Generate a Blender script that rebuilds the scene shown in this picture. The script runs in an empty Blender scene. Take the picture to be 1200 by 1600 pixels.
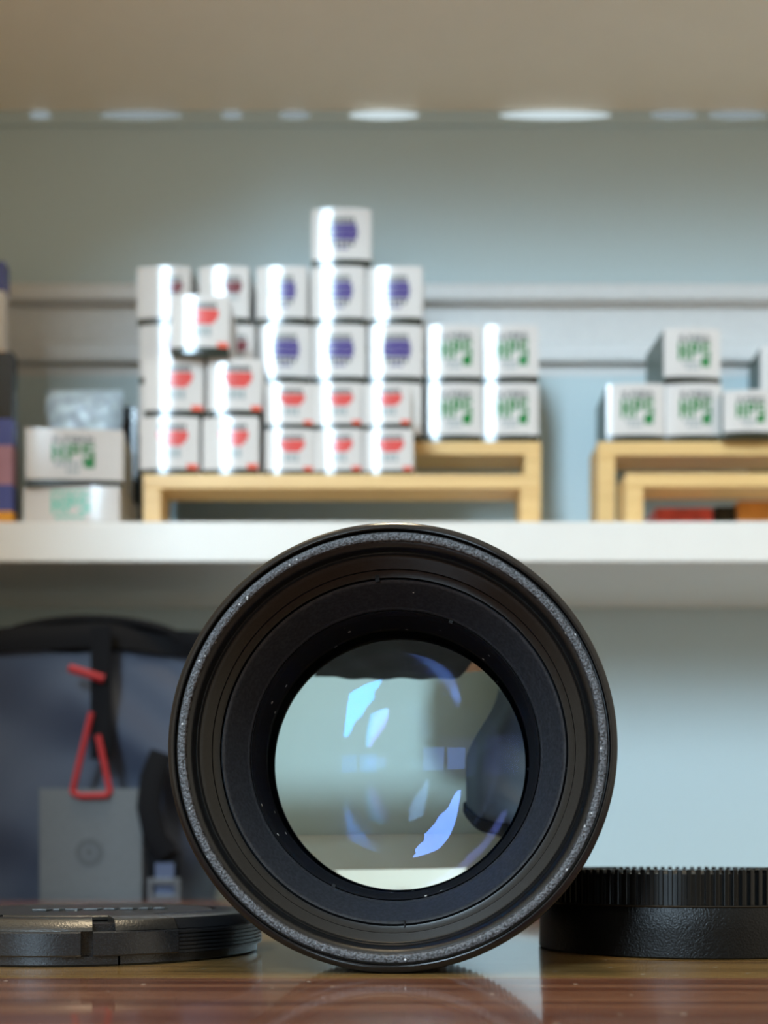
import bpy, bmesh, math, random
import numpy as np
from mathutils import Vector, Matrix

random.seed(7)
S = 0.001                      # everything below is written in millimetres
PI = math.pi
scn = bpy.context.scene
COL = scn.collection

# ------------------------------------------------------------------ camera
EYE = 23.0                     # camera height above the table top
cam_d = bpy.data.cameras.new('camera'); cam = bpy.data.objects.new('camera', cam_d)
COL.objects.link(cam); scn.camera = cam
cam.location = (0, 0, EYE * S); cam.rotation_euler = (PI / 2, 0, 0)
cam_d.sensor_fit = 'VERTICAL'; cam_d.sensor_height = 36.0; cam_d.sensor_width = 27.0
cam_d.lens = 36.0 * 1800 / 1600
cam_d.shift_y = 535 / 1600
cam_d.clip_start = 0.01; cam_d.clip_end = 50
cam_d.dof.use_dof = True; cam_d.dof.focus_distance = 0.236
cam_d.dof.aperture_fstop = cam_d.lens / 2.7

# ------------------------------------------------------------------ world, daylight, exposure
w = bpy.data.worlds.new('room_light'); scn.world = w; w.use_nodes = True
bg = w.node_tree.nodes['Background']
bg.inputs[0].default_value = (1.0, 0.90, 0.71, 1); bg.inputs[1].default_value = 0.335
WINDOW_STRENGTH = 18.0
WINDOW_COLOR = (0.60, 0.82, 1.0, 1)
scn.view_settings.view_transform = 'Standard'; scn.view_settings.look = 'None'
scn.view_settings.gamma = 1.0; scn.view_settings.use_curve_mapping = False
scn.view_settings.exposure = 1.5
scn.cycles.use_denoising = True
scn.cycles.max_bounces = 16; scn.cycles.transmission_bounces = 16; scn.cycles.glossy_bounces = 8

# ------------------------------------------------------------------ materials
def new_mat(name):
    m = bpy.data.materials.new(name); m.use_nodes = True
    nt = m.node_tree
    return m, nt, nt.nodes['Principled BSDF']

def plain(name, col, rough=0.5, spec=0.5, metal=0.0, coat=0.0, bump=0.0, bscale=800, var=0.06, emit=0):
    """procedural: base colour varied by noise, optional noise bump"""
    m, nt, b = new_mat(name)
    b.inputs['Roughness'].default_value = rough; b.inputs['Metallic'].default_value = metal
    b.inputs['Specular IOR Level'].default_value = spec
    b.inputs['Coat Weight'].default_value = coat; b.inputs['Coat Roughness'].default_value = 0.12
    tc = nt.nodes.new('ShaderNodeTexCoord'); n = nt.nodes.new('ShaderNodeTexNoise')
    n.inputs['Scale'].default_value = bscale; n.inputs['Detail'].default_value = 3
    nt.links.new(tc.outputs['Object'], n.inputs['Vector'])
    r = nt.nodes.new('ShaderNodeValToRGB')
    r.color_ramp.elements[0].position = .3; r.color_ramp.elements[1].position = .7
    r.color_ramp.elements[0].color = tuple(c * (1 - var) for c in col) + (1,)
    r.color_ramp.elements[1].color = tuple(min(1, c * (1 + var)) for c in col) + (1,)
    nt.links.new(n.outputs['Fac'], r.inputs[0]); nt.links.new(r.outputs[0], b.inputs['Base Color'])
    if bump:
        bp = nt.nodes.new('ShaderNodeBump'); bp.inputs['Strength'].default_value = bump
        bp.inputs['Distance'].default_value = 0.0004
        nt.links.new(n.outputs['Fac'], bp.inputs['Height']); nt.links.new(bp.outputs[0], b.inputs['Normal'])
    return m

def dusty(name, col, rough, scale=260, size=0.10, spec=0.5, bump=0.0, bscale=1500, speck=(.55, .55, .52), keep=0.75, lo=.7, hi=1.4):
    """dark plastic or metal with scattered dust specks"""
    m, nt, b = new_mat(name)
    b.inputs['Roughness'].default_value = rough; b.inputs['Specular IOR Level'].default_value = spec
    tc = nt.nodes.new('ShaderNodeTexCoord')
    v = nt.nodes.new('ShaderNodeTexVoronoi'); v.inputs['Scale'].default_value = scale
    nt.links.new(tc.outputs['Object'], v.inputs['Vector'])
    lt = nt.nodes.new('ShaderNodeMath'); lt.operation = 'LESS_THAN'; lt.inputs[1].default_value = size
    nt.links.new(v.outputs['Distance'], lt.inputs[0])
    sep = nt.nodes.new('ShaderNodeSeparateColor'); nt.links.new(v.outputs['Color'], sep.inputs[0])
    gt = nt.nodes.new('ShaderNodeMath'); gt.operation = 'GREATER_THAN'; gt.inputs[1].default_value = keep
    nt.links.new(sep.outputs[0], gt.inputs[0])
    mu = nt.nodes.new('ShaderNodeMath'); mu.operation = 'MULTIPLY'
    nt.links.new(lt.outputs[0], mu.inputs[0]); nt.links.new(gt.outputs[0], mu.inputs[1])
    n = nt.nodes.new('ShaderNodeTexNoise'); n.inputs['Scale'].default_value = bscale; n.inputs['Detail'].default_value = 2
    nt.links.new(tc.outputs['Object'], n.inputs['Vector'])
    r = nt.nodes.new('ShaderNodeValToRGB'); r.color_ramp.elements[0].position = .35; r.color_ramp.elements[1].position = .7
    r.color_ramp.elements[0].color = tuple(c * lo for c in col) + (1,); r.color_ramp.elements[1].color = tuple(c * hi for c in col) + (1,)
    nt.links.new(n.outputs['Fac'], r.inputs[0])
    mx = nt.nodes.new('ShaderNodeMix'); mx.data_type = 'RGBA'; mx.inputs['B'].default_value = speck + (1,)
    nt.links.new(mu.outputs[0], mx.inputs['Factor']); nt.links.new(r.outputs[0], mx.inputs['A'])
    nt.links.new(mx.outputs['Result'], b.inputs['Base Color'])
    if bump:
        bp = nt.nodes.new('ShaderNodeBump'); bp.inputs['Strength'].default_value = bump; bp.inputs['Distance'].default_value = 0.0003
        nt.links.new(n.outputs['Fac'], bp.inputs['Height']); nt.links.new(bp.outputs[0], b.inputs['Normal'])
    return m

def wood(name, stops, rough, scale=(5, 160, 160), coat=0.0, spec=0.5, seedv=0.0, fine=(9, 900, 900), specks=False):
    m, nt, b = new_mat(name)
    tc = nt.nodes.new('ShaderNodeTexCoord'); mp = nt.nodes.new('ShaderNodeMapping')
    mp.inputs['Scale'].default_value = scale; mp.inputs['Location'].default_value = (seedv, seedv * 2.3, 0)
    nt.links.new(tc.outputs['Object'], mp.inputs['Vector'])
    n = nt.nodes.new('ShaderNodeTexNoise'); n.inputs['Scale'].default_value = 1; n.inputs['Detail'].default_value = 5
    n.inputs['Distortion'].default_value = .6
    nt.links.new(mp.outputs[0], n.inputs['Vector'])
    r = nt.nodes.new('ShaderNodeValToRGB')
    e = r.color_ramp.elements
    e[0].position, e[0].color = stops[0][0], stops[0][1] + (1,)
    e[1].position, e[1].color = stops[-1][0], stops[-1][1] + (1,)
    for p, c in stops[1:-1]:
        x = e.new(p); x.color = c + (1,)
    nt.links.new(n.outputs['Fac'], r.inputs[0])
    out = r.outputs[0]
    mp2 = nt.nodes.new('ShaderNodeMapping'); mp2.inputs['Scale'].default_value = fine
    nt.links.new(tc.outputs['Object'], mp2.inputs['Vector'])
    n2 = nt.nodes.new('ShaderNodeTexNoise'); n2.inputs['Scale'].default_value = 1; n2.inputs['Detail'].default_value = 3
    nt.links.new(mp2.outputs[0], n2.inputs['Vector'])
    bp = nt.nodes.new('ShaderNodeBump'); bp.inputs['Strength'].default_value = .05; bp.inputs['Distance'].default_value = .0002
    nt.links.new(n2.outputs['Fac'], bp.inputs['Height']); nt.links.new(bp.outputs[0], b.inputs['Normal'])
    if specks:
        v = nt.nodes.new('ShaderNodeTexVoronoi'); v.inputs['Scale'].default_value = 130
        nt.links.new(tc.outputs['Object'], v.inputs['Vector'])
        lt = nt.nodes.new('ShaderNodeMath'); lt.operation = 'LESS_THAN'; lt.inputs[1].default_value = .06
        nt.links.new(v.outputs['Distance'], lt.inputs[0])
        mx = nt.nodes.new('ShaderNodeMix'); mx.data_type = 'RGBA'; mx.inputs['B'].default_value = (.6, .57, .5, 1)
        nt.links.new(lt.outputs[0], mx.inputs['Factor']); nt.links.new(out, mx.inputs['A']); out = mx.outputs['Result']
    nt.links.new(out, b.inputs['Base Color'])
    b.inputs['Roughness'].default_value = rough; b.inputs['Specular IOR Level'].default_value = spec
    b.inputs['Coat Weight'].default_value = coat; b.inputs['Coat Roughness'].default_value = .05
    return m

def coated_glass(name, ior, tint, refl):
    """optical glass: refraction plus the tinted reflection of an anti-glare coating"""
    m = bpy.data.materials.new(name); m.use_nodes = True; nt = m.node_tree; nt.nodes.clear()
    o = nt.nodes.new('ShaderNodeOutputMaterial'); mx = nt.nodes.new('ShaderNodeMixShader')
    rf = nt.nodes.new('ShaderNodeBsdfRefraction'); rf.inputs['IOR'].default_value = ior; rf.inputs['Roughness'].default_value = 0
    rf.inputs['Color'].default_value = (.985, 1, .985, 1)
    gl = nt.nodes.new('ShaderNodeBsdfGlossy'); gl.inputs['Roughness'].default_value = 0
    n = nt.nodes.new('ShaderNodeTexNoise'); n.inputs['Scale'].default_value = 14
    r = nt.nodes.new('ShaderNodeValToRGB')
    r.color_ramp.elements[0].color = tuple(c * .85 for c in tint) + (1,); r.color_ramp.elements[1].color = tint + (1,)
    nt.links.new(n.outputs['Fac'], r.inputs[0]); nt.links.new(r.outputs[0], gl.inputs['Color'])
    lw = nt.nodes.new('ShaderNodeFresnel'); lw.inputs['IOR'].default_value = 1.5
    mul = nt.nodes.new('ShaderNodeMath'); mul.operation = 'MULTIPLY'; mul.inputs[1].default_value = refl / .04
    mul.use_clamp = True
    nt.links.new(lw.outputs[0], mul.inputs[0]); nt.links.new(mul.outputs[0], mx.inputs[0])
    nt.links.new(rf.outputs[0], mx.inputs[1]); nt.links.new(gl.outputs[0], mx.inputs[2])
    nt.links.new(mx.outputs[0], o.inputs[0])
    return m

def emitter(name, col, strength, grain=6.0):
    m = bpy.data.materials.new(name); m.use_nodes = True; nt = m.node_tree; nt.nodes.clear()
    o = nt.nodes.new('ShaderNodeOutputMaterial'); e = nt.nodes.new('ShaderNodeEmission')
    e.inputs['Color'].default_value = col; e.inputs['Strength'].default_value = strength
    nt.links.new(e.outputs[0], o.inputs[0])
    return m

M = {}
M['wall'] = plain('painted_wall', (.505, .605, .625), .75, .25, bump=.06, bscale=350, var=.015)
M['shelf'] = plain('white_laminate', (.77, .74, .69), .4, .4, bscale=60, var=.01)
M['upper'] = plain('upper_shelf_laminate', (.86, .775, .645), .5, .4, bscale=60, var=.01)
M['rail'] = plain('aluminium_rail', (.64, .64, .63), .5, .4, metal=.0, bscale=200, var=.03)
M['frame_paint'] = plain('window_frame_paint', (.5, .5, .5), .5)
M['room'] = plain('room_paint', (.42, .40, .36), .8, .2, bscale=30)
M['floor'] = plain('floor_tile', (.30, .27, .24), .5, .4, bscale=20)
M['daylight'] = emitter('daylight', WINDOW_COLOR, WINDOW_STRENGTH)
M['sliver'] = emitter('standin_gap_glow', (.80, .95, 1.0, 1), .28)
M['sliver_dim'] = emitter('standin_gap_glow_dim', (.80, .95, 1.0, 1), .115)
M['wood_red'] = wood('varnished_red_wood', [(.28, (.05, .016, .010)), (.42, (.16, .06, .033)), (.5, (.09, .03, .018)), (.58, (.26, .12, .066)), (.66, (.13, .045, .026)), (.8, (.20, .085, .045))], .20, (3, 150, 150), coat=.5, specks=True)
M['wood_tan'] = wood('varnished_tan_wood', [(.3, (.09, .045, .018)), (.45, (.20, .12, .042)), (.55, (.28, .17, .06)), (.65, (.13, .07, .028)), (.8, (.22, .13, .05))], .16, (3, 120, 120), coat=.5, seedv=3, specks=True)
M['bamboo'] = wood('pale_bamboo', [(.3, (.70, .43, .16)), (.55, (.80, .52, .21)), (.8, (.62, .37, .13))], .45, (8, 90, 260), seedv=1)
M['blackA'] = dusty('black_anodised', (.022, .022, .024), .35, 300, .09, spec=.5)
M['rim_edge'] = plain('worn_black_rim', (.005, .005, .006), .14, .4, bscale=900, var=.3)
M['speckle'] = dusty('speckled_black_enamel', (.05, .05, .054), .45, 620, .13, spec=.5, bump=1.0, bscale=2000, speck=(.55, .55, .55), keep=.72, lo=.2, hi=2.6)
M['matte'] = dusty('matte_black_baffle', (.022, .0235, .028), .48, 240, .06, spec=.35, keep=.8)
M['matte_deep'] = dusty('black_inner_barrel', (.008, .008, .009), .6, 300, .10, spec=.25, keep=.6)
M['thread'] = dusty('satin_black_thread', (.006, .006, .006), .33, 260, .07, spec=.38, keep=.85)
M['rubber'] = plain('black_rubber', (.018, .018, .018), .7, .3, bscale=900)
M['steel'] = plain('chrome_mount', (.6, .6, .6), .25, .5, metal=1, bscale=300)
M['capblack'] = dusty('black_cap_plastic', (.012, .0125, .014), .24, 230, .06, spec=.55, bump=.15, bscale=2600, keep=.8)
M['captop'] = dusty('worn_cap_top', (.014, .013, .012), .3, 230, .06, spec=.55, bump=.2, bscale=2400, keep=.8)
M['capgrain'] = dusty('grained_black_plastic', (.003, .003, .003), .34, 300, .04, spec=.22, bump=.5, bscale=2300, keep=.9)
M['capglossy'] = plain('glossy_black_plastic', (.003, .003, .003), .2, .35, bscale=900)
M['carton'] = plain('white_carton', (.70, .655, .62), .13, .6, bscale=90, var=.015)
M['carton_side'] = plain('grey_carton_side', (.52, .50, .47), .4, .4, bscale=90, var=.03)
M['carton_dark'] = plain('dark_green_carton_side', (.10, .13, .115), .4, .4, bscale=90, var=.03)
def ink(n, c): M[n] = plain(n, c, .16, .6, bscale=400, var=.05)
ink('ink_dark', (.055, .06, .06)); ink('ink_green', (.008, .20, .04)); ink('ink_purple', (.065, .042, .23))
ink('ink_red', (.72, .09, .08)); ink('ink_grey', (.36, .40, .40)); ink('ink_maroon', (.20, .05, .06))
ink('ink_strip', (.012, .02, .015)); ink('ink_teal', (.18, .62, .50)); ink('ink_blue', (.06, .08, .30))
ink('ink_orange', (.85, .36, .03)); ink('ink_pink', (.42, .20, .26)); ink('ink_black', (.004, .004, .005)); ink('ink_corner', (.82, .14, .09))
M['poly'] = plain('wrap_painted_sheen', (.60, .74, .92), .22, .6, bump=.9, bscale=160, var=.25)  # pale blue is window reflection on the plastic, put into the base colour
M['redpack'] = plain('red_carton', (.62, .07, .045), .3, .5, bscale=120, var=.2)
M['orangepack'] = plain('orange_carton', (.70, .25, .04), .3, .5, bscale=120, var=.1)
M['navy'] = plain('navy_nylon', (.030, .040, .066), .6, .35, bump=.35, bscale=1600, var=.1)
M['web'] = plain('black_webbing', (.003, .003, .004), .8, .12, bump=.4, bscale=1500)
M['cord'] = plain('red_cord', (.27, .014, .017), .6, .3, bump=.4, bscale=1500)
M['tag'] = plain('grey_card_tag', (.075, .082, .087), .6, .35, bscale=500)
M['tagdark'] = plain('dark_tag_print', (.045, .049, .053), .5, .35, bscale=500)
M['strapblue'] = plain('slate_blue_webbing', (.055, .07, .12), .65, .3, bump=.4, bscale=1500)
M['buckle'] = plain('grey_plastic_buckle', (.05, .05, .055), .35, .5, bscale=500)

# ------------------------------------------------------------------ mesh helpers
def mkobj(name, bm, mats, parent=None, smooth=False, angle=35):
    me = bpy.data.meshes.new(name)
    bmesh.ops.recalc_face_normals(bm, faces=bm.faces)
    bm.to_mesh(me); bm.free()
    me.transform(Matrix.Scale(S, 4))
    if not isinstance(mats, (list, tuple)): mats = [mats]
    for m in mats: me.materials.append(M[m])
    o = bpy.data.objects.new(name, me); COL.objects.link(o)
    if parent is not None: o.parent = parent
    if smooth:
        for p in me.polygons: p.use_smooth = True
        if angle: me.set_sharp_from_angle(angle=math.radians(angle))
    return o

def empty(name, loc, rz=0.0):
    o = bpy.data.objects.new(name, None); COL.objects.link(o)
    o.empty_display_size = .01
    o.location = tuple(c * S for c in loc); o.rotation_euler = (0, 0, rz)
    return o

def tag(o, label=None, cat=None, group=None, kind=None):
    if label: o['label'] = label
    if cat: o['category'] = cat
    if group: o['group'] = group
    if kind: o['kind'] = kind
    return o

def box(bm, x0, x1, y0, y1, z0, z1, bev=0.0, mi=0, rz=0.0):
    r = bmesh.ops.create_cube(bm, size=1)
    vs = r['verts']
    for v in vs:
        v.co = Vector(((x0 + x1) / 2 + v.co.x * (x1 - x0), (y0 + y1) / 2 + v.co.y * (y1 - y0), (z0 + z1) / 2 + v.co.z * (z1 - z0)))
    fs = {f for v in vs for f in v.link_faces}
    for f in fs: f.material_index = mi
    if bev:
        es = list({e for v in vs for e in v.link_edges})
        rr = bmesh.ops.bevel(bm, geom=es, offset=bev, segments=2, affect='EDGES', profile=.5)
        vs = list({v for f in rr['faces'] for v in f.verts} | {v for v in vs if v.is_valid})
        for f in rr['faces']: f.material_index = mi
    if rz:
        c = Vector(((x0 + x1) / 2, (y0 + y1) / 2, (z0 + z1) / 2))
        bmesh.ops.rotate(bm, verts=[v for v in vs if v.is_valid], cent=c, matrix=Matrix.Rotation(rz, 3, 'Z'))
    return vs

def lathe(bm, prof, seg=128, a0=0.0, a1=2 * PI, axis='Y', center=(0, 0, 0), closed=False, mi=0, rfun=None):
    """revolve prof [(r, t)]; axis Y: t runs along +Y; axis Z: t runs along +Z"""
    full = abs(a1 - a0 - 2 * PI) < 1e-6
    n = seg if full else seg + 1
    rings = []
    for i in range(n):
        a = a0 + (a1 - a0) * i / seg
        ca, sa = math.cos(a), math.sin(a)
        ring = []
        for k, (r, t) in enumerate(prof):
            if rfun: r = rfun(i, k, r)
            if axis == 'Y': p = (center[0] + r * ca, center[1] + t, center[2] + r * sa)
            else: p = (center[0] + r * ca, center[1] + r * sa, center[2] + t)
            ring.append(bm.verts.new(p))
        rings.append(ring)
    m = len(prof)
    cnt = n if full else n - 1
    for i in range(cnt):
        A, B = rings[i], rings[(i + 1) % n]
        for k in range(m if closed else m - 1):
            k2 = (k + 1) % m
            try:
                f = bm.faces.new((A[k], A[k2], B[k2], B[k])); f.material_index = mi
            except ValueError: pass
    if closed and not full:
        for R in (rings[0], rings[-1]):
            try: bm.faces.new(R)
            except ValueError: pass
    bmesh.ops.remove_doubles(bm, verts=bm.verts, dist=1e-5)
    return rings

def tube(bm, pts, r, seg=10, closed=False, flat=1.0):
    pts = [Vector(p) for p in pts]; n = len(pts); rings = []
    for i, p in enumerate(pts):
        a = pts[(i - 1) % n] if (closed or i > 0) else pts[i]
        b = pts[(i + 1) % n] if (closed or i < n - 1) else pts[i]
        t = (b - a).normalized()
        u = t.cross(Vector((0, 1, 0)))
        if u.length < .05: u = t.cross(Vector((1, 0, 0)))
        u.normalize(); v = t.cross(u).normalized()
        rings.append([bm.verts.new(p + u * (r * math.cos(2 * PI * k / seg)) + v * (r * flat * math.sin(2 * PI * k / seg))) for k in range(seg)])
    for i in range(n if closed else n - 1):
        A, B = rings[i], rings[(i + 1) % n]
        for k in range(seg): bm.faces.new((A[k], A[(k + 1) % seg], B[(k + 1) % seg], B[k]))
    if not closed:
        bm.faces.new(rings[0]); bm.faces.new(rings[-1])

def extrude_x(bm, prof, x0, x1, mi=0):
    A = [bm.verts.new((x0, y, z)) for y, z in prof]; B = [bm.verts.new((x1, y, z)) for y, z in prof]
    n = len(prof)
    for i in range(n): bm.faces.new((A[i], A[(i + 1) % n], B[(i + 1) % n], B[i])).material_index = mi
    bm.faces.new(A); bm.faces.new(B)

def struct(name, fn, mat, label=None, parent=None):
    bm = bmesh.new(); fn(bm); o = mkobj(name, bm, mat, parent)
    if parent is None: tag(o, label, kind='structure')
    return o

# ------------------------------------------------------------------ the setting
YW = 760.0                      # wall behind the shelves
YS = 640.0                      # front edge of the shelves
struct('wall_back', lambda b: box(b, -1800, 1800, YW, YW + 60, -750, 1900), 'wall', 'pale blue grey painted wall behind the shelves')
struct('floor', lambda b: box(b, -2400, 2400, -2700, YW + 60, -770, -750), 'floor', 'dull brown shop floor below the table')
struct('added_shade_panel', lambda b: box(b, -345, -323, 110, YW, -750, 1300), 'upper', 'added unseen side panel shading the left end of the shelving')  # unseen panel added to keep daylight off the left of the wall

# wall rail: a long profile with lip, recess and a dark groove below
def railprof(bm):
    p = [(YW + 2, 398), (YW - 5, 397.5), (YW - 9, 394), (YW - 9.5, 386), (YW - 8, 384.5), (YW - 1.5, 383.5), (YW - 1.5, 361), (YW - 5.5, 357),
         (YW - 6.5, 348), (YW - 5.5, 346), (YW - .4, 345.2), (YW - .4, 338.2), (YW + 2, 338)]
    extrude_x(bm, p, -322, 1700)
struct('trim_1', railprof, 'rail', 'long grey aluminium rail fixed along the wall behind the film boxes')
# glowing strips standing in for light leaking where upper shelf meets wall
ups = struct('trim_2', lambda b: box(b, -322, 1700, YW - 2.5, YW, 503, 512), 'wall', 'thin batten closing the joint between upper shelf and wall')
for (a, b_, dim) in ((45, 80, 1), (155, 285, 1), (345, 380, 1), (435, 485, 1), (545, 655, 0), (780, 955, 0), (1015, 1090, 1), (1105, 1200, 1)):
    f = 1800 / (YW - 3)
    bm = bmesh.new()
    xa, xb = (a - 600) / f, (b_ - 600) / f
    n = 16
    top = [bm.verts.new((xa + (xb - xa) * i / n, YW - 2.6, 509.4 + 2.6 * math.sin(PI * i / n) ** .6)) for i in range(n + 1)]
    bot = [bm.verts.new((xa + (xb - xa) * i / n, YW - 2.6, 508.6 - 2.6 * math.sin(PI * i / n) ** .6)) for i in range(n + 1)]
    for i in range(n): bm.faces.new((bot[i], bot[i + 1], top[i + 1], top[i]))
    mkobj('standin_light_sliver', bm, 'sliver_dim' if dim else 'sliver', ups)

# window in the wall behind the photographer: the only daylight
YF = -2600.0
WX0, WX1, WZ0, WZ1 = -1450.0, -600.0, 760.0, 3080.0
def front_wall(b):
    box(b, -2400, WX0, YF - 60, YF, -750, 3200); box(b, WX1, 2400, YF - 60, YF, -750, 3200)
    box(b, WX0, WX1, YF - 60, YF, -750, WZ0); box(b, WX0, WX1, YF - 60, YF, WZ1, 3200)
struct('wall_front', front_wall, 'room', 'grey wall behind the photographer around the window')
win = empty('window_1', (0, YF, WZ0)); tag(win, 'tall daylight window behind the photographer', kind='structure')
bm = bmesh.new(); box(bm, WX0, WX1, -44, -40, 0, WZ1 - WZ0); mkobj('pane', bm, 'daylight', win)
bm = bmesh.new()
for (a, b_, c, d) in ((WX0, WX0 + 30, 0, WZ1 - WZ0), (WX1 - 30, WX1, 0, WZ1 - WZ0), (WX0 + 30, WX1 - 30, 0, 30), (WX0 + 30, WX1 - 30, WZ1 - WZ0 - 30, WZ1 - WZ0)):
    box(bm, a, b_, -38, -4, c, d)
mkobj('window_frame', bm, 'frame_paint', win)
bm = bmesh.new()                     # added unseen mask shaping the window light: slanted top, ragged right side
WH = WZ1 - WZ0; WW = WX1 - WX0
side = [(.0, .12), (.08, .24), (.16, .32), (.21, .50), (.30, .60), (.39, .80), (.47, .76), (.52, .88), (.61, .94), (.72, .84), (.85, .90), (1.0, .86)]
for (za, xa), (zb, xb) in zip(side, side[1:]):
    vs = [bm.verts.new((WX0 + fx * WW, y, fz * WH)) for y in (-38, -34) for fx, fz in ((xa, za), (1, za), (1, zb), (xb, zb))]
    for q in ((0, 1, 2, 3), (7, 6, 5, 4), (0, 3, 7, 4), (1, 5, 6, 2), (0, 4, 5, 1), (3, 2, 6, 7)): bm.faces.new([vs[k] for k in q])
vs = [bm.verts.new((WX0 + fx * WW, y, fz * WH)) for y in (-37.5, -33.5) for fx, fz in ((0, .90), (.86, 1), (0, 1))]
for q in ((0, 1, 2), (5, 4, 3), (0, 3, 4, 1), (1, 4, 5, 2), (2, 5, 3, 0)): bm.faces.new([vs[k] for k in q])
mkobj('window_light_mask', bm, 'room', win)

# glazed door below and beside the window: dull frosted panes
door = empty('door_1', (0, YF, -750)); tag(door, 'glazed door with dull frosted panes behind the photographer', kind='structure')
M['frosted'] = emitter('frosted_daylight', WINDOW_COLOR, 2.2)
for (a, b_) in ((-1440, -1080), (-1020, -660)):
    bm = bmesh.new(); box(bm, a, b_, 2, 8, 780, 1150); mkobj('pane', bm, 'frosted', door)
bm = bmesh.new()
for (a, b_) in ((-1500, -1440), (-1080, -1020), (-660, -600)): box(bm, a, b_, 0, 14, 0, 1300)
for (c, d) in ((0, 780), (1150, 1300)):
    for (a, b_) in ((-1440, -1080), (-1020, -660)): box(bm, a, b_, 0, 14, c, d)
mkobj('door_frame', bm, 'frame_paint', door)

# warm ceiling lamp over the table
lamp = empty('ceiling_lamp', (-40, 200, 1650)); tag(lamp, 'round warm ceiling lamp hanging above the table', 'lamp')
M['lamp_glow'] = emitter('lamp_glow', (1.0, .80, .52, 1), 28.0)
bm = bmesh.new(); lathe(bm, [(0, 0), (140, 0), (140, 8), (0, 8)], 48, axis='Z'); mkobj('diffuser', bm, 'lamp_glow', lamp)
bm = bmesh.new(); lathe(bm, [(142, -6), (156, -6), (156, 60), (10, 90), (10, 9), (142, 9)], 48, axis='Z', closed=True); mkobj('housing', bm, 'frame_paint', lamp, True)
bm = bmesh.new(); tube(bm, [(0, 0, 85), (0, 0, 900)], 6); mkobj('rod', bm, 'frame_paint', lamp)

# shelves
def board(name, z0, z1, mat, label, cat='shelf', y0=YS):
    bm = bmesh.new(); box(bm, -322, 1500, y0, YW - .05, z0, z1, bev=.8)
    return tag(mkobj(name, bm, mat), label, cat)
ZS = 208.0
board('shelf_board', ZS - 22.4, ZS, 'shelf', 'white shelf board carrying the film boxes and bamboo risers')
board('upper_shelf_board', 512, 536, 'upper', 'beige underside of the upper shelf above the film boxes', y0=535)
board('lower_shelf_board', -124, -102, 'shelf', 'low white shelf board under the blue bag')

# ------------------------------------------------------------------ wooden table
tb = empty('wooden_table', (0, 300, -750)); tag(tb, 'glossy dark brown plank table carrying the lens and both caps', 'table')
TZ = 750.0
def plank(y0, y1, mat):
    bm = bmesh.new(); box(bm, -318, 640, y0 - 300, y1 - 300, TZ - 24, TZ); return mkobj('plank', bm, mat, tb)
plank(40, 127, 'wood_tan'); plank(127.3, 214.2, 'wood_red'); plank(214.5, 378, 'wood_tan'); plank(378.3, 575, 'wood_red')
for (sx, sy) in ((-285, -220), (560, -220), (-285, 235), (560, 235)):
    bm = bmesh.new(); box(bm, sx - 25, sx + 25, sy - 25, sy + 25, 0, TZ - 24, bev=2); mkobj('leg', bm, 'wood_red', tb)
bm = bmesh.new(); box(bm, -260, 540, -235, -213, TZ - 94, TZ - 24, bev=1); mkobj('apron', bm, 'wood_red', tb)
bm = bmesh.new(); box(bm, -260, 540, 230, 252, TZ - 94, TZ - 24, bev=1); mkobj('apron', bm, 'wood_red', tb)

# ------------------------------------------------------------------ camera lens
LZ = 43.55
lens = empty('camera_lens', (1.2, 221, 0), math.radians(-3.1))
tag(lens, 'large black camera lens lying on the table, front glass facing out', 'lens')
CEN = (0, 0, LZ)
def lpart(name, prof, mat, seg=192, closed=False, parent=lens, rfun=None, angle=28, smooth=True):
    bm = bmesh.new(); lathe(bm, prof, seg, center=CEN, closed=closed, rfun=rfun)
    return mkobj(name, bm, mat, parent, smooth, angle)
rim = lpart('front_rim', [(39.75, 9), (43.45, 9), (43.45, 1.4), (43.3, .7), (42.7, .15), (42.15, 0), (41.95, .1), (41.9, .5), (41.85, 1.6), (41.3, 1.7), (39.75, 1.5)], 'rim_edge', closed=True)
lpart('speckled_ring', [(41.6, 1.5), (41.5, .75), (41.3, .5), (40.9, .4), (40.3, .42), (39.95, .6), (39.8, 1.0), (39.75, 1.5)], 'speckle', parent=rim)
pr = [(39.75, 1.2), (39.2, 1.5), (38.75, 2.2), (38.6, 3.0), (38.45, 3.3), (38.2, 3.2), (38.0, 3.4), (37.9, 4.0)]
t = 4.2
while t < 8.2: pr += [(37.6 - (t - 4.2) * .28, t), (37.25 - (t - 4.2) * .28, t + .22)]; t += .45
pr += [(36.2, 9.0), (35.4, 9.6), (34.95, 9.8), (34.9, 11)]
thr = lpart('filter_thread', pr, 'thread', angle=50)
pr = [(34.9, 11), (34.75, 10.4), (34.5, 10.0), (34.2, 10.2)]
for i in range(14): a = i / 13; pr.append((34.0 - 3.6 * a, 10.4 + 7.0 * a + (.06 if i % 2 else 0)))
pr += [(30.2, 17.6), (30.15, 18.6)]
baf = lpart('baffle_ring', pr, 'matte', angle=60)
pr = [(30.15, 18.6), (30.05, 18.1), (29.9, 17.9), (29.75, 18.3), (29.7, 19.2), (29.6, 19.6)]
for i in range(8): a = i / 7; pr.append((29.55 - .4 * a, 20 + 11.0 * a)); pr.append((29.35 - .4 * a, 20.5 + 11.0 * a))
pr += [(28.95, 32.0), (28.9, 34.2), (28.9, 56), (27.4, 58), (24, 66), (19, 86), (17.5, 93)]
lpart('inner_barrel', pr, 'matte_deep', angle=60)
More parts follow.
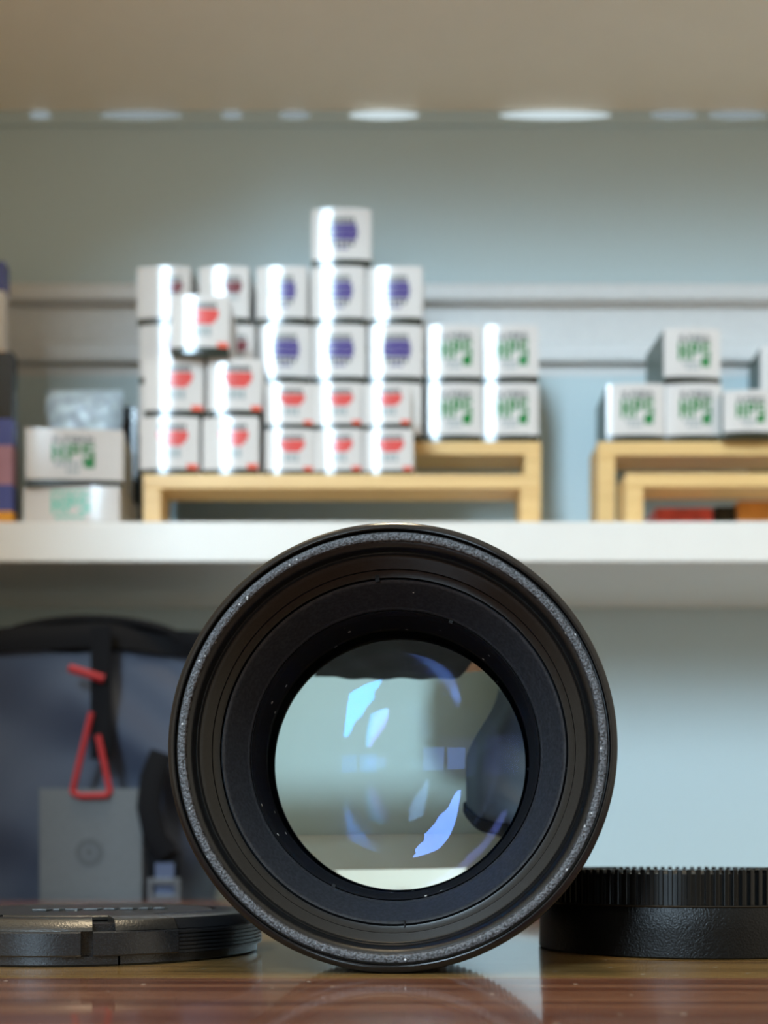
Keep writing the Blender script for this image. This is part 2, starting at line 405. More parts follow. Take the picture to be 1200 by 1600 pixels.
# small notches on the rings
def notch(ang, r, t, wdt, dr, dt, parent, mat='matte_deep'):
    bm = bmesh.new()
    box(bm, -wdt / 2, wdt / 2, t - dt / 2, t + dt / 2, -dr / 2, dr / 2, bev=.08)
    mt = Matrix.Translation((0, 0, LZ)) @ Matrix.Rotation(-ang, 4, 'Y') @ Matrix.Translation((0, 0, r))
    # angle measured clockwise-free: 0 = up, positive turns to the left in view
    bmesh.ops.transform(bm, matrix=mt, verts=bm.verts)
    mkobj('notch', bm, mat, parent)
notch(math.radians(5), 34.9, 10.1, .9, 1.5, 1.2, baf); notch(math.radians(184), 34.6, 10.2, .35, 1.6, 1.2, baf)
notch(math.radians(-23), 30.0, 18.0, .9, 1.0, .8, baf); notch(math.radians(155), 30.0, 18.0, .9, 1.0, .8, baf)
# outside of the barrel
bar = lpart('barrel', [(43, 9), (41.4, 9.6), (41.2, 21), (41.2, 48), (39.5, 50), (39, 66), (36, 69), (34, 84), (31.5, 86)], 'blackA')
nr = 180
lpart('focus_ring', [(41.2, 22), (42.9, 22.6), (42.9, 45.4), (41.2, 46)], 'rubber', seg=nr * 4, closed=True, parent=lens,
      rfun=lambda i, k, r: r if r < 42 else (43.2 if i % 4 in (0, 1) else 42.85), smooth=False)
lpart('aperture_ring', [(39, 70), (39.4, 70.5), (39.4, 78), (38.6, 78.6), (34, 79)], 'blackA', seg=192, rfun=lambda i, k, r: r + (.5 if (k in (1, 2) and (i // 4) % 2) else 0))
lpart('mount_ring', [(17.5, 93), (29.5, 93), (29.5, 86.5), (31.5, 86), (31.5, 85)], 'steel')

# optical elements: surfaces traced so that the view through them comes out inverted and straight
NG = 1.7
FOC = 119.0
SURF = [(27.8, 75.0), (30.0, 46.0), (33.5, 60.0), (43.0, -200.0), (43.6, 1.0e5)]     # vertex, radius of each spherical surface
TC = 14.0                                                                           # thickness of the rear element
def refr(d, N, n1, n2):
    c = -float(d @ N)
    if c < 0: N = -N; c = -c
    r = n1 / n2; k = 1 - r * r * (1 - c * c)
    return r * d + (r * c - math.sqrt(k)) * N
def sph(P, d, v, R):
    C = np.array([v + R, 0.]); L = P - C; b = float(L @ d); q = float(L @ L) - R * R
    sq = math.sqrt(b * b - q); s = -b - sq if R > 0 else -b + sq
    X = P + s * d
    return X, (X - C) / R, s
def rear_surface():
    out = []; Fp = np.array([FOC, 0.]); const = None
    for u in np.linspace(0, .117, 60):
        d = np.array([math.cos(u), math.sin(u)]); X = np.array([-221., 0.]); o = 0; n1 = 1.0
        for v, R in SURF:
            n2 = NG if n1 == 1.0 else 1.0
            X, N, s = sph(X, d, v, R); o += n1 * s; d = refr(d, N, n1, n2); n1 = n2
        if const is None: const = o + NG * TC + FOC - SURF[-1][0] - TC
        lo, hi = 0., 60.
        for _ in range(60):
            m = (lo + hi) / 2
            if o + NG * m + np.linalg.norm(X + m * d - Fp) > const: hi = m
            else: lo = m
        Q = X + lo * d; out.append((Q[1], Q[0]))
    o = np.array(out); return np.polyfit(o[:, 0] ** 2, o[:, 1] - (SURF[-1][0] + TC), 4)
PC = rear_surface()
def surf_fn(i):
    v, R = SURF[i]
    return lambda r: v + r * r / R / (1 + math.sqrt(1 - r * r / (R * R)))
def element(name, front, back, rad, mats, nr=40, seg=160):
    bm = bmesh.new()
    def surf(fn, mi):
        c = bm.verts.new((0, fn(0), LZ)); prev = None; last = None
        for j in range(1, nr + 1):
            r = rad * j / nr
            ring = [bm.verts.new((r * math.cos(2 * PI * i / seg), fn(r), LZ + r * math.sin(2 * PI * i / seg))) for i in range(seg)]
            for i in range(seg):
                f = bm.faces.new((c, ring[i], ring[(i + 1) % seg])) if prev is None else bm.faces.new((prev[i], ring[i], ring[(i + 1) % seg], prev[(i + 1) % seg]))
                f.material_index = mi; f.smooth = True
            prev = ring
        return prev
    A = surf(front, 0); B = surf(back, 1)
    for i in range(seg):
        f = bm.faces.new((A[i], B[i], B[(i + 1) % seg], A[(i + 1) % seg])); f.material_index = 2
    return mkobj(name, bm, mats, lens, True, 30)
M['coat_a'] = coated_glass('coating_blue', NG, (.03, .34, 1.0), .032)
M['coat_b'] = coated_glass('coating_violet', NG, (.40, .30, 1.0), .018)
M['coat_c'] = coated_glass('coating_cyan', NG, (.05, .50, .95), .022)
M['coat_d'] = coated_glass('coating_lilac', NG, (.24, .36, 1.0), .042)
M['coat_e'] = coated_glass('coating_plain', NG, (.45, .40, 1.0), .006)
M['coat_f'] = coated_glass('coating_clear', NG, (.40, .55, 1.0), .010)
element('front_element', surf_fn(0), surf_fn(1), 28.85, ['coat_a', 'coat_b', 'matte_deep'])
element('middle_element', surf_fn(2), surf_fn(3), 27.9, ['coat_c', 'coat_d', 'matte_deep'])
element('rear_element', surf_fn(4), lambda r: SURF[-1][0] + TC + float(np.polyval(PC, r * r)), 27.4, ['coat_e', 'coat_f', 'matte_deep'])

# folded dark cloth on the table behind the lens; only its inverted image shows, at the top of the glass
bm = bmesh.new()
nx, ny = 40, 20
def clothz(i, j):
    e = min(i, nx - i, j, ny - j)
    return (8.0 + .5 * math.sin(i * .8 + j * .3) + (.4 * math.sin(j * .9 - i * .35))) * min(1, (e + .6) / 2.0) if e else .3
lo_, hi_ = [], []
for i in range(nx + 1):
    lo_.append([bm.verts.new((-38 + 118 * i / nx, 430 + 136 * j / ny, .05)) for j in range(ny + 1)])
    hi_.append([bm.verts.new((-38 + 118 * i / nx, 430 + 136 * j / ny, clothz(i, j))) for j in range(ny + 1)])
for i in range(nx):
    for j in range(ny):
        bm.faces.new((hi_[i][j], hi_[i + 1][j], hi_[i + 1][j + 1], hi_[i][j + 1]))
        bm.faces.new((lo_[i][j], lo_[i][j + 1], lo_[i + 1][j + 1], lo_[i + 1][j]))
for i in range(nx):
    bm.faces.new((lo_[i][0], lo_[i + 1][0], hi_[i + 1][0], hi_[i][0])); bm.faces.new((lo_[i][ny], hi_[i][ny], hi_[i + 1][ny], lo_[i + 1][ny]))
for j in range(ny):
    bm.faces.new((lo_[0][j], hi_[0][j], hi_[0][j + 1], lo_[0][j + 1])); bm.faces.new((lo_[nx][j], lo_[nx][j + 1], hi_[nx][j + 1], hi_[nx][j]))
tag(mkobj('folded_cloth', bm, 'web', None, True, 60), 'black folded cloth on the table, seen upside down through the lens', 'cloth')

# ------------------------------------------------------------------ front lens cap (left)
cap = empty('lens_cap', (-70.5, 275, 0)); tag(cap, 'flat black pinch lens cap lying to the left of the lens', 'lens cap')
D = math.radians
def arc(bm, prof, a0, a1, seg): lathe(bm, prof, seg, D(a0 - 90), D(a1 - 90), axis='Z', closed=True)
# angle 0 = towards the photographer, positive to the right
bm = bmesh.new(); arc(bm, [(33, .0), (39.6, .0), (40.0, .4), (40.0, 2.0), (33, 2.0)], 23.5, 336, 120); mkobj('base_ring', bm, 'capblack', cap, True, 30)
bm = bmesh.new(); arc(bm, [(33, .0), (39.9, .0), (40.3, .4), (40.3, 2.0), (33, 2.0)], -23.5, 22.7, 24); mkobj('base_ring', bm, 'capblack', cap, True, 30)
bm = bmesh.new(); lathe(bm, [(0, 1.9), (38.6, 1.9), (38.6, 8.6), (0, 8.6)], 120, axis='Z'); body = mkobj('body', bm, 'capblack', cap, True, 30)
wall = [(36, 2.1), (41.0, 2.1), (41.2, 2.4), (41.2, 6.9), (41.0, 7.2), (36, 7.2)]
bm = bmesh.new(); arc(bm, wall, 15.6, 41, 20); mkobj('side_wall', bm, 'capblack', cap, True, 30)
bm = bmesh.new(); arc(bm, wall, 139, 164, 20); mkobj('side_wall', bm, 'capblack', cap, True, 30)
bm = bmesh.new(); arc(bm, wall, 196, 344.4, 100); mkobj('side_wall', bm, 'capblack', cap, True, 30)
# ribbed grip between the plain wall arcs
pr = [(36, 2.1)]
for i in range(6): z = 2.2 + i * .84; pr += [(41.1, z), (41.1, z + .5), (40.5, z + .58), (40.5, z + .8)]
pr += [(36, 7.2)]
bm = bmesh.new(); arc(bm, pr, 41.1, 138.9, 70); mkobj('side_grip', bm, 'capblack', cap)
for off in (0, 180):
    bm = bmesh.new(); arc(bm, [(36.5, 2.1), (41.2, 2.1), (41.45, 2.4), (41.45, 6.9), (41.2, 7.25), (36.5, 7.25)], off - 12.6, off + 12.2, 16); pt = mkobj('pinch_tab', bm, 'capblack', cap, True, 30)
    bm = bmesh.new(); arc(bm, [(33, 7.3), (40.9, 7.3), (40.6, 7.9), (38.9, 9.6), (38.4, 9.8), (33.5, 9.9), (33, 9.7)], off - 17, off + 15.4, 20); mkobj('tab_lip', bm, 'captop', pt, True, 30)
lip = [(30, 7.3), (40.7, 7.3), (40.5, 7.7), (39.3, 9.3), (38.8, 9.6), (30.3, 10.1), (30, 9.9)]
bm = bmesh.new(); arc(bm, lip, 22, 41, 14); mkobj('top_lip', bm, 'captop', cap, True, 30)
bm = bmesh.new(); arc(bm, [(p[0] - (.5 if p[0] > 38 else 0), p[1]) for p in lip], 41.3, 160, 60); mkobj('top_lip', bm, 'capblack', cap, True, 30)
bm = bmesh.new(); arc(bm, lip, 202, 338, 70); mkobj('top_lip', bm, 'captop', cap, True, 30)
bm = bmesh.new(); lathe(bm, [(0, 8.6), (28.6, 8.6), (29.2, 9.0), (29.2, 9.6), (28.8, 9.9), (0, 10.1)], 90, axis='Z'); top = mkobj('top_plate', bm, 'captop', cap, True, 30)
x = -9.5
for i, wd in enumerate((3.4, 1.6, 3.0, 3.4, 2.6, 3.2, 2.2, 2.8)):     # raised lettering, worn past reading
    bm = bmesh.new(); box(bm, x, x + wd, -10 + x * .35, -5.5 + x * .35, 10.0, 10.55, bev=.12); mkobj('raised_letter', bm, 'captop', top); x += wd + .9

# ------------------------------------------------------------------ rear cap (right)
rc = empty('rear_lens_cap', (72.8, 285, 0)); tag(rc, 'deep black rear lens cap with ribbed grip, right of the lens', 'lens cap')
bm = bmesh.new(); lathe(bm, [(30, 0), (33.6, 0), (34.2, .4), (34.0, 6), (33.7, 11.0), (33.4, 11.5), (30, 11.5)], 160, axis='Z', closed=True); mkobj('base_skirt', bm, 'capgrain', rc, True, 30)
bm = bmesh.new(); lathe(bm, [(30, 11.5), (33.7, 11.35), (33.85, 11.55), (33.7, 11.75), (30, 11.8)], 160, axis='Z', closed=True); mkobj('edge_bead', bm, 'capglossy', rc, True, 30)
nrib = 104
bm = bmesh.new(); lathe(bm, [(30.5, 11.7), (32.6, 11.7), (32.6, 18.6), (32.2, 18.9), (31.4, 18.9), (30.5, 18.7)], 208, axis='Z', closed=True)
for i in range(nrib):
    vs = box(bm, 31.6, 33.4, -.52, .52, 11.7, 19.6 - .5, bev=.16)
    top = [v for v in vs if v.is_valid and v.co.z > 19 - .2]
    for v in top: v.co.z += .55
    bmesh.ops.rotate(bm, verts=[v for v in vs if v.is_valid], cent=(0, 0, 0), matrix=Matrix.Rotation(2 * PI * i / nrib, 3, 'Z'))
mkobj('ribbed_grip', bm, 'capglossy', rc)
bm = bmesh.new(); lathe(bm, [(0, 12), (31, 12), (31, 18.9), (28, 18.6), (27, 17.2), (0, 17.2)], 96, axis='Z'); mkobj('top_plate', bm, 'capgrain', rc, True, 30)

# ------------------------------------------------------------------ bamboo risers on the shelf
def riser(x0, x1, y, h, depth, th, label):
    r = empty('bamboo_riser', ((x0 + x1) / 2, y + depth / 2, ZS)); tag(r, label, 'riser', 'bamboo risers on the shelf')
    hw = (x1 - x0) / 2
    bm = bmesh.new(); box(bm, -hw, hw, -depth / 2, depth / 2, h - th, h, bev=.5); mkobj('top_board', bm, 'bamboo', r)
    for s in (-1, 1):
        bm = bmesh.new(); a, b_ = (-hw, -hw + th + 2) if s < 0 else (hw - th - 2, hw)
        box(bm, a, b_, -depth / 2, depth / 2, 0, h - th, bev=.5); mkobj('side_board', bm, 'bamboo', r)
    return r
H1, H2, H3 = 29.6, 66.0, 32.0
riser(-136, 87, 650, H1, 24, 8, 'low pale bamboo riser under the red printed film boxes')
riser(-145, 95.5, 700, H2, 28, 8, 'tall pale bamboo riser behind the low one, under the green and purple boxes')
riser(130, 375, 700, H2, 28, 8.5, 'tall pale bamboo riser at the right end of the shelf')
riser(137.5, 345, 655, H3, 24, 8, 'low pale bamboo riser nested in front at the right end')

# ------------------------------------------------------------------ film boxes
FONT = {'H': ('101', '101', '111', '101', '101'), 'P': ('111', '101', '111', '100', '100'), '5': ('111', '100', '111', '001', '111'),
        'I': ('1', '1', '1', '1', '1'), 'L': ('100', '100', '100', '100', '111'), 'F': ('111', '100', '111', '100', '100'),
        'O': ('111', '101', '101', '101', '111'), 'R': ('110', '101', '110', '101', '101'), 'D': ('110', '101', '101', '101', '110'), ' ': ('0', '0', '0', '0', '0')}
def word(s, x0, x1, y0, y1, mi):
    """rectangles (fractions of the face) drawing block letters; y from the top"""
    wd = sum(len(FONT[c][0]) for c in s) + .7 * (len(s) - 1)
    ux, uy = (x1 - x0) / wd, (y1 - y0) / 5; out = []; x = x0
    for c in s:
        g = FONT[c]
        for r, row in enumerate(g):
            k = 0
            while k < len(row):
                if row[k] == '1':
                    e = k
                    while e < len(row) and row[e] == '1': e += 1
                    out.append((x + k * ux, x + e * ux, y0 + r * uy, y0 + (r + 1) * uy, mi)); k = e
                else: k += 1
        x += (len(g[0]) + .7) * ux
    return out
INKS = ['ink_dark', 'ink_green', 'ink_purple', 'ink_red', 'ink_grey', 'ink_strip', 'ink_corner', 'ink_maroon', 'ink_teal']
STRIP = [(0.0, 1.0, .885, 1.0, 5)]
def bars(x0, x1, y0, y1, mi, n):
    st = (x1 - x0) / n
    return [(x0 + i * st, x0 + i * st + st * .74, y0, y1, mi) for i in range(n)]
PRINTS = {
    'green': word('ILFORD', .26, .80, .14, .25, 0) + word('HP5', .24, .81, .27, .59, 1) + bars(.32, .62, .62, .68, 4, 4) + [(.64, .80, .59, .70, 1)] + bars(.38, .62, .71, .76, 4, 3),
    'purple': bars(.30, .74, .17, .25, 0, 6) + [(.28, .76, .27, .36, 2), (.26, .78, .37, .47, 2), (.28, .76, .48, .56, 2)] + bars(.30, .74, .58, .65, 0, 5) + bars(.40, .64, .67, .72, 2, 3),
    'red': bars(.32, .80, .13, .22, 0, 7) + [(.30, .82, .24, .38, 3), (.34, .78, .38, .45, 3), (.40, .72, .45, .50, 3)] + bars(.40, .72, .54, .70, 4, 3) + [(.80, .985, .80, .89, 6)],
    'maroon': bars(.52, .84, .18, .25, 0, 5) + [(.50, .86, .27, .40, 7), (.56, .82, .40, .47, 7)] + bars(.6, .8, .5, .58, 4, 3),
    'wide': word('ILFORD', .28, .70, .14, .24, 0) + word('HP5', .27, .71, .27, .56, 1) + [(.60, .71, .56, .68, 1)] + bars(.30, .58, .58, .66, 4, 5) + bars(.42, .56, .70, .78, 4, 3),
    'teal': word('HP5', .30, .70, .22, .66, 8) + bars(.30, .70, .08, .16, 8, 6) + bars(.34, .66, .72, .80, 8, 4),
}
def film_box(cx, yf, z0, wd, h, dep, kind, label, rz=0.0, group='film boxes on the shelf', bulge=.23, side='carton_side', cat='film box'):
    root = empty('film_box', (cx, yf + dep / 2, z0), rz); tag(root, label, cat, group)
    N = 14
    sagf = lambda fx: bulge * wd * .25 * (1 - abs(2 * fx - 1) ** 2.2)        # carton faces bow outwards
    yface = lambda fx: -dep / 2 + bulge * wd * .25 - sagf(fx)
    bm = bmesh.new()
    cols = []
    for i in range(N + 1):
        fx = i / N; x = -wd / 2 + wd * fx
        cols.append((bm.verts.new((x, yface(fx), 0)), bm.verts.new((x, yface(fx), h)), bm.verts.new((x, dep / 2, 0)), bm.verts.new((x, dep / 2, h))))
    for i in range(N):
        A, B = cols[i], cols[i + 1]
        bm.faces.new((A[0], B[0], B[1], A[1])).material_index = 0
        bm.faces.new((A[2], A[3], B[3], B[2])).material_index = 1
        bm.faces.new((A[1], B[1], B[3], A[3])).material_index = 0
        bm.faces.new((A[0], A[2], B[2], B[0])).material_index = 2
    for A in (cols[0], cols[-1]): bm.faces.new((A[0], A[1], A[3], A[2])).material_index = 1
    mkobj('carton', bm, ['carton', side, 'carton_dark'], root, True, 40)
    bm = bmesh.new()
    for (a, b_, t0, t1, mi) in PRINTS[kind] + STRIP:
        n = max(1, int(round((b_ - a) * N)))
        for k in range(n):
            f0, f1 = a + (b_ - a) * k / n, a + (b_ - a) * (k + 1) / n
            q = [bm.verts.new((-wd / 2 + wd * f, yface(f) - .12, h * (1 - tt))) for f, tt in ((f0, t1), (f1, t1), (f1, t0), (f0, t0))]
            fc = bm.faces.new(q); fc.material_index = mi
    bmesh.ops.remove_doubles(bm, verts=bm.verts, dist=1e-4)
    mkobj('printed_label', bm, INKS, root, True, 40)
    return root
def X(px, y): return (px - 600) * y / 1800
def px_box(a, b_, yf, z0, h, dep, kind, label, rz=0.0, **k):
    x0, x1 = X(a, yf), X(b_, yf)
    return film_box((x0 + x1) / 2, yf, z0, x1 - x0, h, dep, kind, label, math.radians(rz - 2.5), **k)

# front stack on the low riser: red print
z1 = ZS + H1
G1 = 'red printed film boxes on the low riser'
px_box(218, 311, 652, z1, 33.2, 38, 'red', 'large red printed film box at bottom left of the front stack', 1.5, group=G1)
px_box(318, 407, 652, z1, 33.2, 38, 'red', 'large red printed film box in the bottom row, second from the left', -1, group=G1)
px_box(224, 317, 652, z1 + 33.3, 33, 38, 'red', 'large red printed film box in second row at far left of the front stack', 3, group=G1)
px_box(322, 408, 652, z1 + 33.3, 33, 38, 'red', 'large red printed film box in second row beside the small boxes', 4, group=G1)
px_box(266, 357, 646, z1 + 66.4, 32.6, 38, 'red', 'red printed film box standing alone on top of the front stack', 3, group=G1)
for i, (a, b_) in enumerate(((414, 490), (491, 569), (570, 648))):
    w_ = ('left', 'middle', 'right')[i]
    px_box(a, b_, 652, z1, 26.2, 34, 'red', 'small red printed film box, %s of three in the bottom row' % w_, (2, -2.5, -1)[i], group=G1)
for i, (a, b_) in enumerate(((414, 489), (491, 567), (570, 645))):
    w_ = ('left', 'middle', 'right')[i]
    px_box(a, b_, 652, z1 + 26.3, 26, 34, 'red', 'small red printed film box, %s of three in the second row' % w_, (3, 0, -2)[i], group=G1)
# back stack on the tall riser: purple and green print
z2 = ZS + H2
G2 = 'film boxes stacked on the tall riser'
R = [z2, z2 + 35.6, z2 + 71.2, z2 + 106.8]; HB = 35.4; YB = 700; DB = 40
for (a, b_) in ((218, 300), (318, 400), (402, 484), (488, 572)):
    px_box(a, b_, YB, R[0], HB, DB, 'purple', 'film box in the base row of the back stack, hidden behind the red boxes', 0, group=G2)
px_box(575, 661, YB, R[0], HB, DB, 'purple', 'film box in the base row peeping out between small red and green boxes', 0, group=G2)
px_box(218, 302, YB, R[1], HB, DB, 'maroon', 'film box mostly hidden behind the lone red box, left end of back stack', 1, group=G2)
px_box(318, 398, YB, R[1], HB, DB, 'maroon', 'film box mostly hidden to the right of the lone red box', 2, group=G2)
for i, (a, b_) in enumerate(((403, 484), (488, 572), (576, 661))):
    px_box(a, b_, YB, R[1], HB, DB, 'purple', 'purple printed film box, %s of three in the lower purple row' % ('left', 'middle', 'right')[i], (4, 2, 2.5)[i], group=G2)
px_box(215, 299, YB, R[2], HB, DB, 'maroon', 'maroon printed film box at the upper left corner of the back stack', 0, group=G2)
px_box(312, 390, YB, R[2], HB, DB, 'maroon', 'maroon printed film box behind the lone red box, beside the purple boxes', 1, group=G2)
for i, (a, b_) in enumerate(((402, 482), (487, 572), (575, 663))):
    px_box(a, b_, YB, R[2], HB, DB, 'purple', 'purple printed film box, %s of three in the upper purple row' % ('left', 'middle', 'right')[i], (0, 0, -1)[i], group=G2)
px_box(487, 580, YB, R[3], 35.2, DB, 'purple', 'single purple printed film box crowning the whole stack', 2, group=G2)
for r_, nm in ((0, 'lower'), (1, 'upper')):
    for i, (a, b_) in enumerate(((669, 754), (758, 844))):
        px_box(a, b_, YB, R[r_], HB, DB, 'green', 'green printed film box, %s %s of the four at the stack end' % (nm, ('left', 'right')[i]), (2, 0)[i], group=G2)
# right group
G3 = 'green printed film boxes on the right riser'
px_box(950, 1040, YB, z2, HB, DB, 'green', 'green printed film box at left of the bottom row on the right riser', 1.5, group=G3, side='carton_dark')
px_box(1042, 1130, YB, z2, HB, DB, 'green', 'green printed film box below the raised one on the right riser', 1.5, group=G3, side='carton_dark')
px_box(1035, 1125, YB, z2 + 35.6, 33.5, DB, 'green', 'green printed film box set on top of two others, right riser', 6, group=G3, side='carton_dark')
px_box(1133, 1212, 692, z2, 28, 34, 'green', 'smaller green printed film box cut by the right picture edge', 1, group=G3, side='carton_dark')
px_box(1190, 1282, 728, z2, HB, 30, 'green', 'film box behind the smaller one at the right picture edge', 0, group=G3, side='carton_dark')
px_box(1192, 1282, 728, z2 + 35.6, HB, 30, 'green', 'film box at the right picture edge with only its left edge showing', 0, group=G3, side='carton_dark')
# left group
G4 = 'wide film boxes at the left'
px_box(37, 190, 650, ZS, 22.5, 40, 'teal', 'wide white film box with pale teal print lying on the shelf', -1, group=G4, bulge=.10)
px_box(37, 187, 650, ZS + 22.7, 32.6, 40, 'wide', 'wide white film box with green print lying on the teal one', 6.5, group=G4, bulge=.05)

# ------------------------------------------------------------------ other things on the shelf
def carton(name, a, b_, yf, dep, z0, z1_, mat, label, cat, bands=(), rz=0.0, bev=.6):
    x0, x1 = X(a, yf), X(b_, yf)
    r = empty(name, ((x0 + x1) / 2, yf + dep / 2, z0), math.radians(rz)); tag(r, label, cat)
    hw, h = (x1 - x0) / 2, z1_ - z0
    bm = bmesh.new(); box(bm, -hw, hw, -dep / 2, dep / 2, 0, h, bev=bev); mkobj('carton', bm, mat, r)
    for (f0, f1, m, nm) in bands:
        bm = bmesh.new(); box(bm, -hw - .1, hw + .1, -dep / 2 - .15, dep / 2 + .1, h * f0, h * f1); mkobj(nm, bm, m, r)
    return r
bm = bmesh.new()
hw, h, dep = 23.5, 97.0, 16.0          # crumpled clear wrapped pack
nx, nz = 14, 26
def fr(i, j, back):
    fx, fz = i / nx, j / nz
    edge = min(fx, 1 - fx, fz, 1 - fz)
    b_ = dep / 2 * min(1, edge * 7) ** .5
    return (-hw + 2 * hw * fx, (b_ if back else -b_) * (.9 + .12 * math.sin(i * 2.1 + j * .9) + .08 * math.sin(j * 1.7 - i)), h * fz)
gr = [[[bm.verts.new(fr(i, j, s)) for j in range(nz + 1)] for i in range(nx + 1)] for s in (0, 1)]
for s in (0, 1):
    for i in range(nx):
        for j in range(nz): bm.faces.new((gr[s][i][j], gr[s][i + 1][j], gr[s][i + 1][j + 1], gr[s][i][j + 1]))
bmesh.ops.remove_doubles(bm, verts=bm.verts, dist=1e-4)
pk = mkobj('wrapped_pack', bm, 'poly', None, True, 60); pk.location = (X(131, 699) * S, .7005, ZS * S)
tag(pk, 'crinkled plastic wrapped pack with painted pale blue sheen behind the green box', 'package')
carton('black_carton', 150, 214, 712, 30, ZS, ZS + 92, 'ink_black', 'black carton standing behind the plastic wrapped pack', 'box', bands=((.9, .97, 'ink_dark', 'lid_band'),))
carton('tall_dark_carton', -110, 20, 655, 9, ZS, ZS + 101, 'ink_black', 'tall black carton with blue, pink and orange bands at left edge', 'box',
       bands=((.0, .10, 'ink_orange', 'orange_band'), (.10, .25, 'ink_blue', 'blue_band'), (.25, .47, 'ink_pink', 'pink_band'), (.47, .62, 'ink_blue', 'blue_band')))
carton('tall_white_carton', -120, 7, 700, 9, ZS, ZS + 175, 'carton', 'tall white carton with blue top and orange band at left edge', 'box',
       bands=((.90, 1.002, 'ink_blue', 'blue_band'), (.62, .69, 'ink_orange', 'orange_band')))
carton('red_carton', 1024, 1114, 688, 30, ZS, ZS + 22, 'redpack', 'red carton tucked beneath the low right riser', 'box', bands=((.0, .25, 'ink_black', 'base_band'),))
carton('dark_carton', 1117, 1150, 688, 30, ZS, ZS + 23, 'ink_black', 'small dark carton between red and orange cartons', 'box', bands=((.0, .2, 'ink_grey', 'base_band'),))
carton('orange_carton', 1153, 1260, 684, 30, ZS, ZS + 25, 'orangepack', 'orange carton with white lower half beneath the right riser', 'box', bands=((.0, .52, 'carton', 'white_band'),))

# ------------------------------------------------------------------ blue bag below the shelf
BY = 562.0
bag = empty('fabric_bag', (-187, 652, -102)); tag(bag, 'navy fabric bag with black rim and red cord below the shelf', 'bag')
def bagpt(a, z, grow=0.0):
    """superellipse section of the bag, with slack folds running down to the left"""
    hw = 122 + 4 * math.sin(z * .02) + grow; hd = 58 + grow
    ca, sa = math.cos(a), math.sin(a); e = .45
    x = hw * math.copysign(abs(ca) ** e, ca); y = hd * math.copysign(abs(sa) ** e, sa)
    if x > 0:
        q = min(1, max(0, (z - 95) / 85)); x *= .70 + .30 * q * q * (3 - 2 * q)
    if sa < 0:
        u = x * .55 + z * .83
        y += (3.4 * math.sin(u * .085 + 1.0) + 2.0 * math.sin(u * .19 + x * .02) + 1.2 * math.sin(x * .11)) * abs(sa) ** .5
    return Vector((x, y, z))
def loft(bm, zs, grow=lambda z: 0, seg=160, top=False, bottom=False, zoff=lambda x: 0):
    rings = []
    for z in zs:
        ring = []
        for i in range(seg):
            p = bagpt(2 * PI * i / seg, z, grow(z)); p.z += zoff(p.x); ring.append(bm.verts.new(p))
        rings.append(ring)
    for A, B in zip(rings, rings[1:]):
        for i in range(seg): bm.faces.new((A[i], A[(i + 1) % seg], B[(i + 1) % seg], B[i]))
    if top: bm.faces.new(rings[-1])
    if bottom: bm.faces.new(rings[0])
bm = bmesh.new(); loft(bm, [i * 232 / 60 for i in range(61)], bottom=True, top=True); mkobj('bag_body', bm, 'navy', bag, True, 70)
hump = lambda x: 5.5 * math.exp(-((x - 38) / 42) ** 2)
bm = bmesh.new(); loft(bm, [226, 230, 235, 238, 239], grow=lambda z: 3.0 if z < 237 else 1.0, top=True, bottom=True, zoff=lambda x: hump(x) if True else 0); mkobj('top_band', bm, 'web', bag, True, 50)
bm = bmesh.new(); pts = []
for i in range(25):
    f = i / 24; pts.append((-12 + 92 * f, -50, 236 + 11 * math.sin(PI * f) ** .5))
tube(bm, pts, 3.2, flat=2.0); mkobj('carry_handle', bm, 'web', bag, True)
def bx(px): return (px - 600) * 578 / 1800 + 187          # bag-local x of a picture column at the bag's front
def bz(py): return EYE + (1335 - py) * 578 / 1800 + 102
bm = bmesh.new(); box(bm, bx(138), bx(170), -70, -67.8, bz(1185), bz(975), bev=.4); mkobj('strap', bm, 'web', bag)
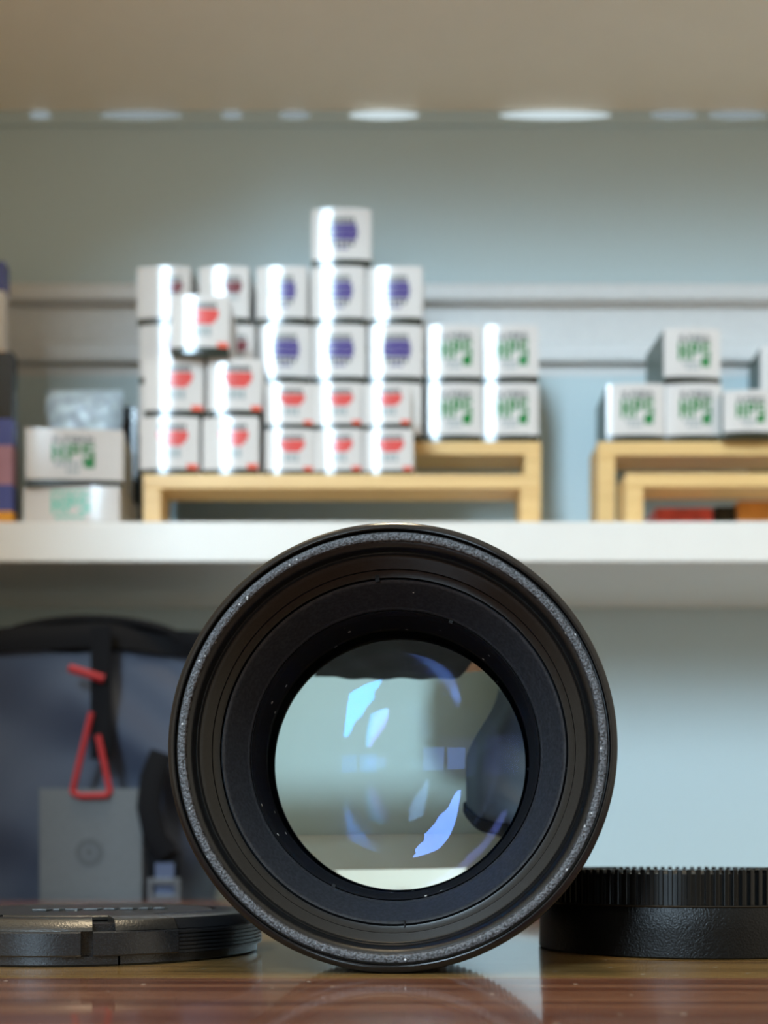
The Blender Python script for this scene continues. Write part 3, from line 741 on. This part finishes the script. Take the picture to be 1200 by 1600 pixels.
def cord(name, pts, r, closed=False, sub=6):
    P = [Vector((bx(a), y, bz(b_))) for a, b_, y in pts]; Q = []
    n = len(P)
    for i in range(n if closed else n - 1):
        for k in range(sub): Q.append(P[i].lerp(P[(i + 1) % n], k / sub))
    if not closed: Q.append(P[-1])
    b2 = bmesh.new(); tube(b2, Q, r, seg=8, closed=closed); return mkobj(name, b2, 'cord', bag, True)
cord('cord_keeper', [(107, 1043, -71.5), (135, 1052, -73), (160, 1060, -71.5)], 2.2)
cl = cord('cord_loop', [(141, 1112, -71.5), (112, 1238, -73), (125, 1244, -74), (166, 1243, -74), (171, 1236, -73), (152, 1148, -72.5)], 1.6)
bm = bmesh.new(); box(bm, bx(60), bx(221), -72.6, -71.4, bz(1440), bz(1232), bev=.3); tg = mkobj('card_tag', bm, 'tag', bag); tg['label'] = 'plain grey card tag with a round dark emblem'
bm = bmesh.new(); lathe(bm, [(4.0, 0), (7.0, 0), (7.0, .25), (4.0, .25)], 40, axis='Y', center=(bx(139), -72.9, bz(1332)), closed=True); mkobj('emblem_ring', bm, 'tagdark', tg)
bm = bmesh.new(); lathe(bm, [(0, 0), (2.0, 0), (2.0, .25), (0, .25)], 24, axis='Y', center=(bx(139), -72.9, bz(1332))); mkobj('emblem_dot', bm, 'tagdark', tg)
# side webbing, slate strap and ladder buckle near the lens
bm = bmesh.new()
pts = [(bx(250), -69, bz(1175)), (bx(236), -72, bz(1215)), (bx(232), -74, bz(1260)), (bx(243), -75, bz(1310)), (bx(262), -74, bz(1335))]
tube(bm, pts, 6.0, flat=.28, seg=12); mkobj('side_strap', bm, 'web', bag, True)
bm = bmesh.new(); box(bm, bx(226), bx(278), -71, -68.5, -12 + 102, bz(1330), bev=.4); mkobj('strap', bm, 'web', bag)
bm = bmesh.new(); box(bm, bx(242), bx(272), -74, -72.2, -25 + 102, bz(1348), bev=.4); mkobj('blue_strap', bm, 'strapblue', bag)
bm = bmesh.new()
for (a, b_, c, d) in ((232, 240, 1372, 1432), (274, 282, 1372, 1432), (240, 274, 1372, 1382), (240, 274, 1398, 1406), (240, 274, 1424, 1432)):
    box(bm, bx(a), bx(b_), -76.5, -73.4, bz(d), bz(c), bev=.4)
mkobj('ladder_buckle', bm, 'buckle', bag)
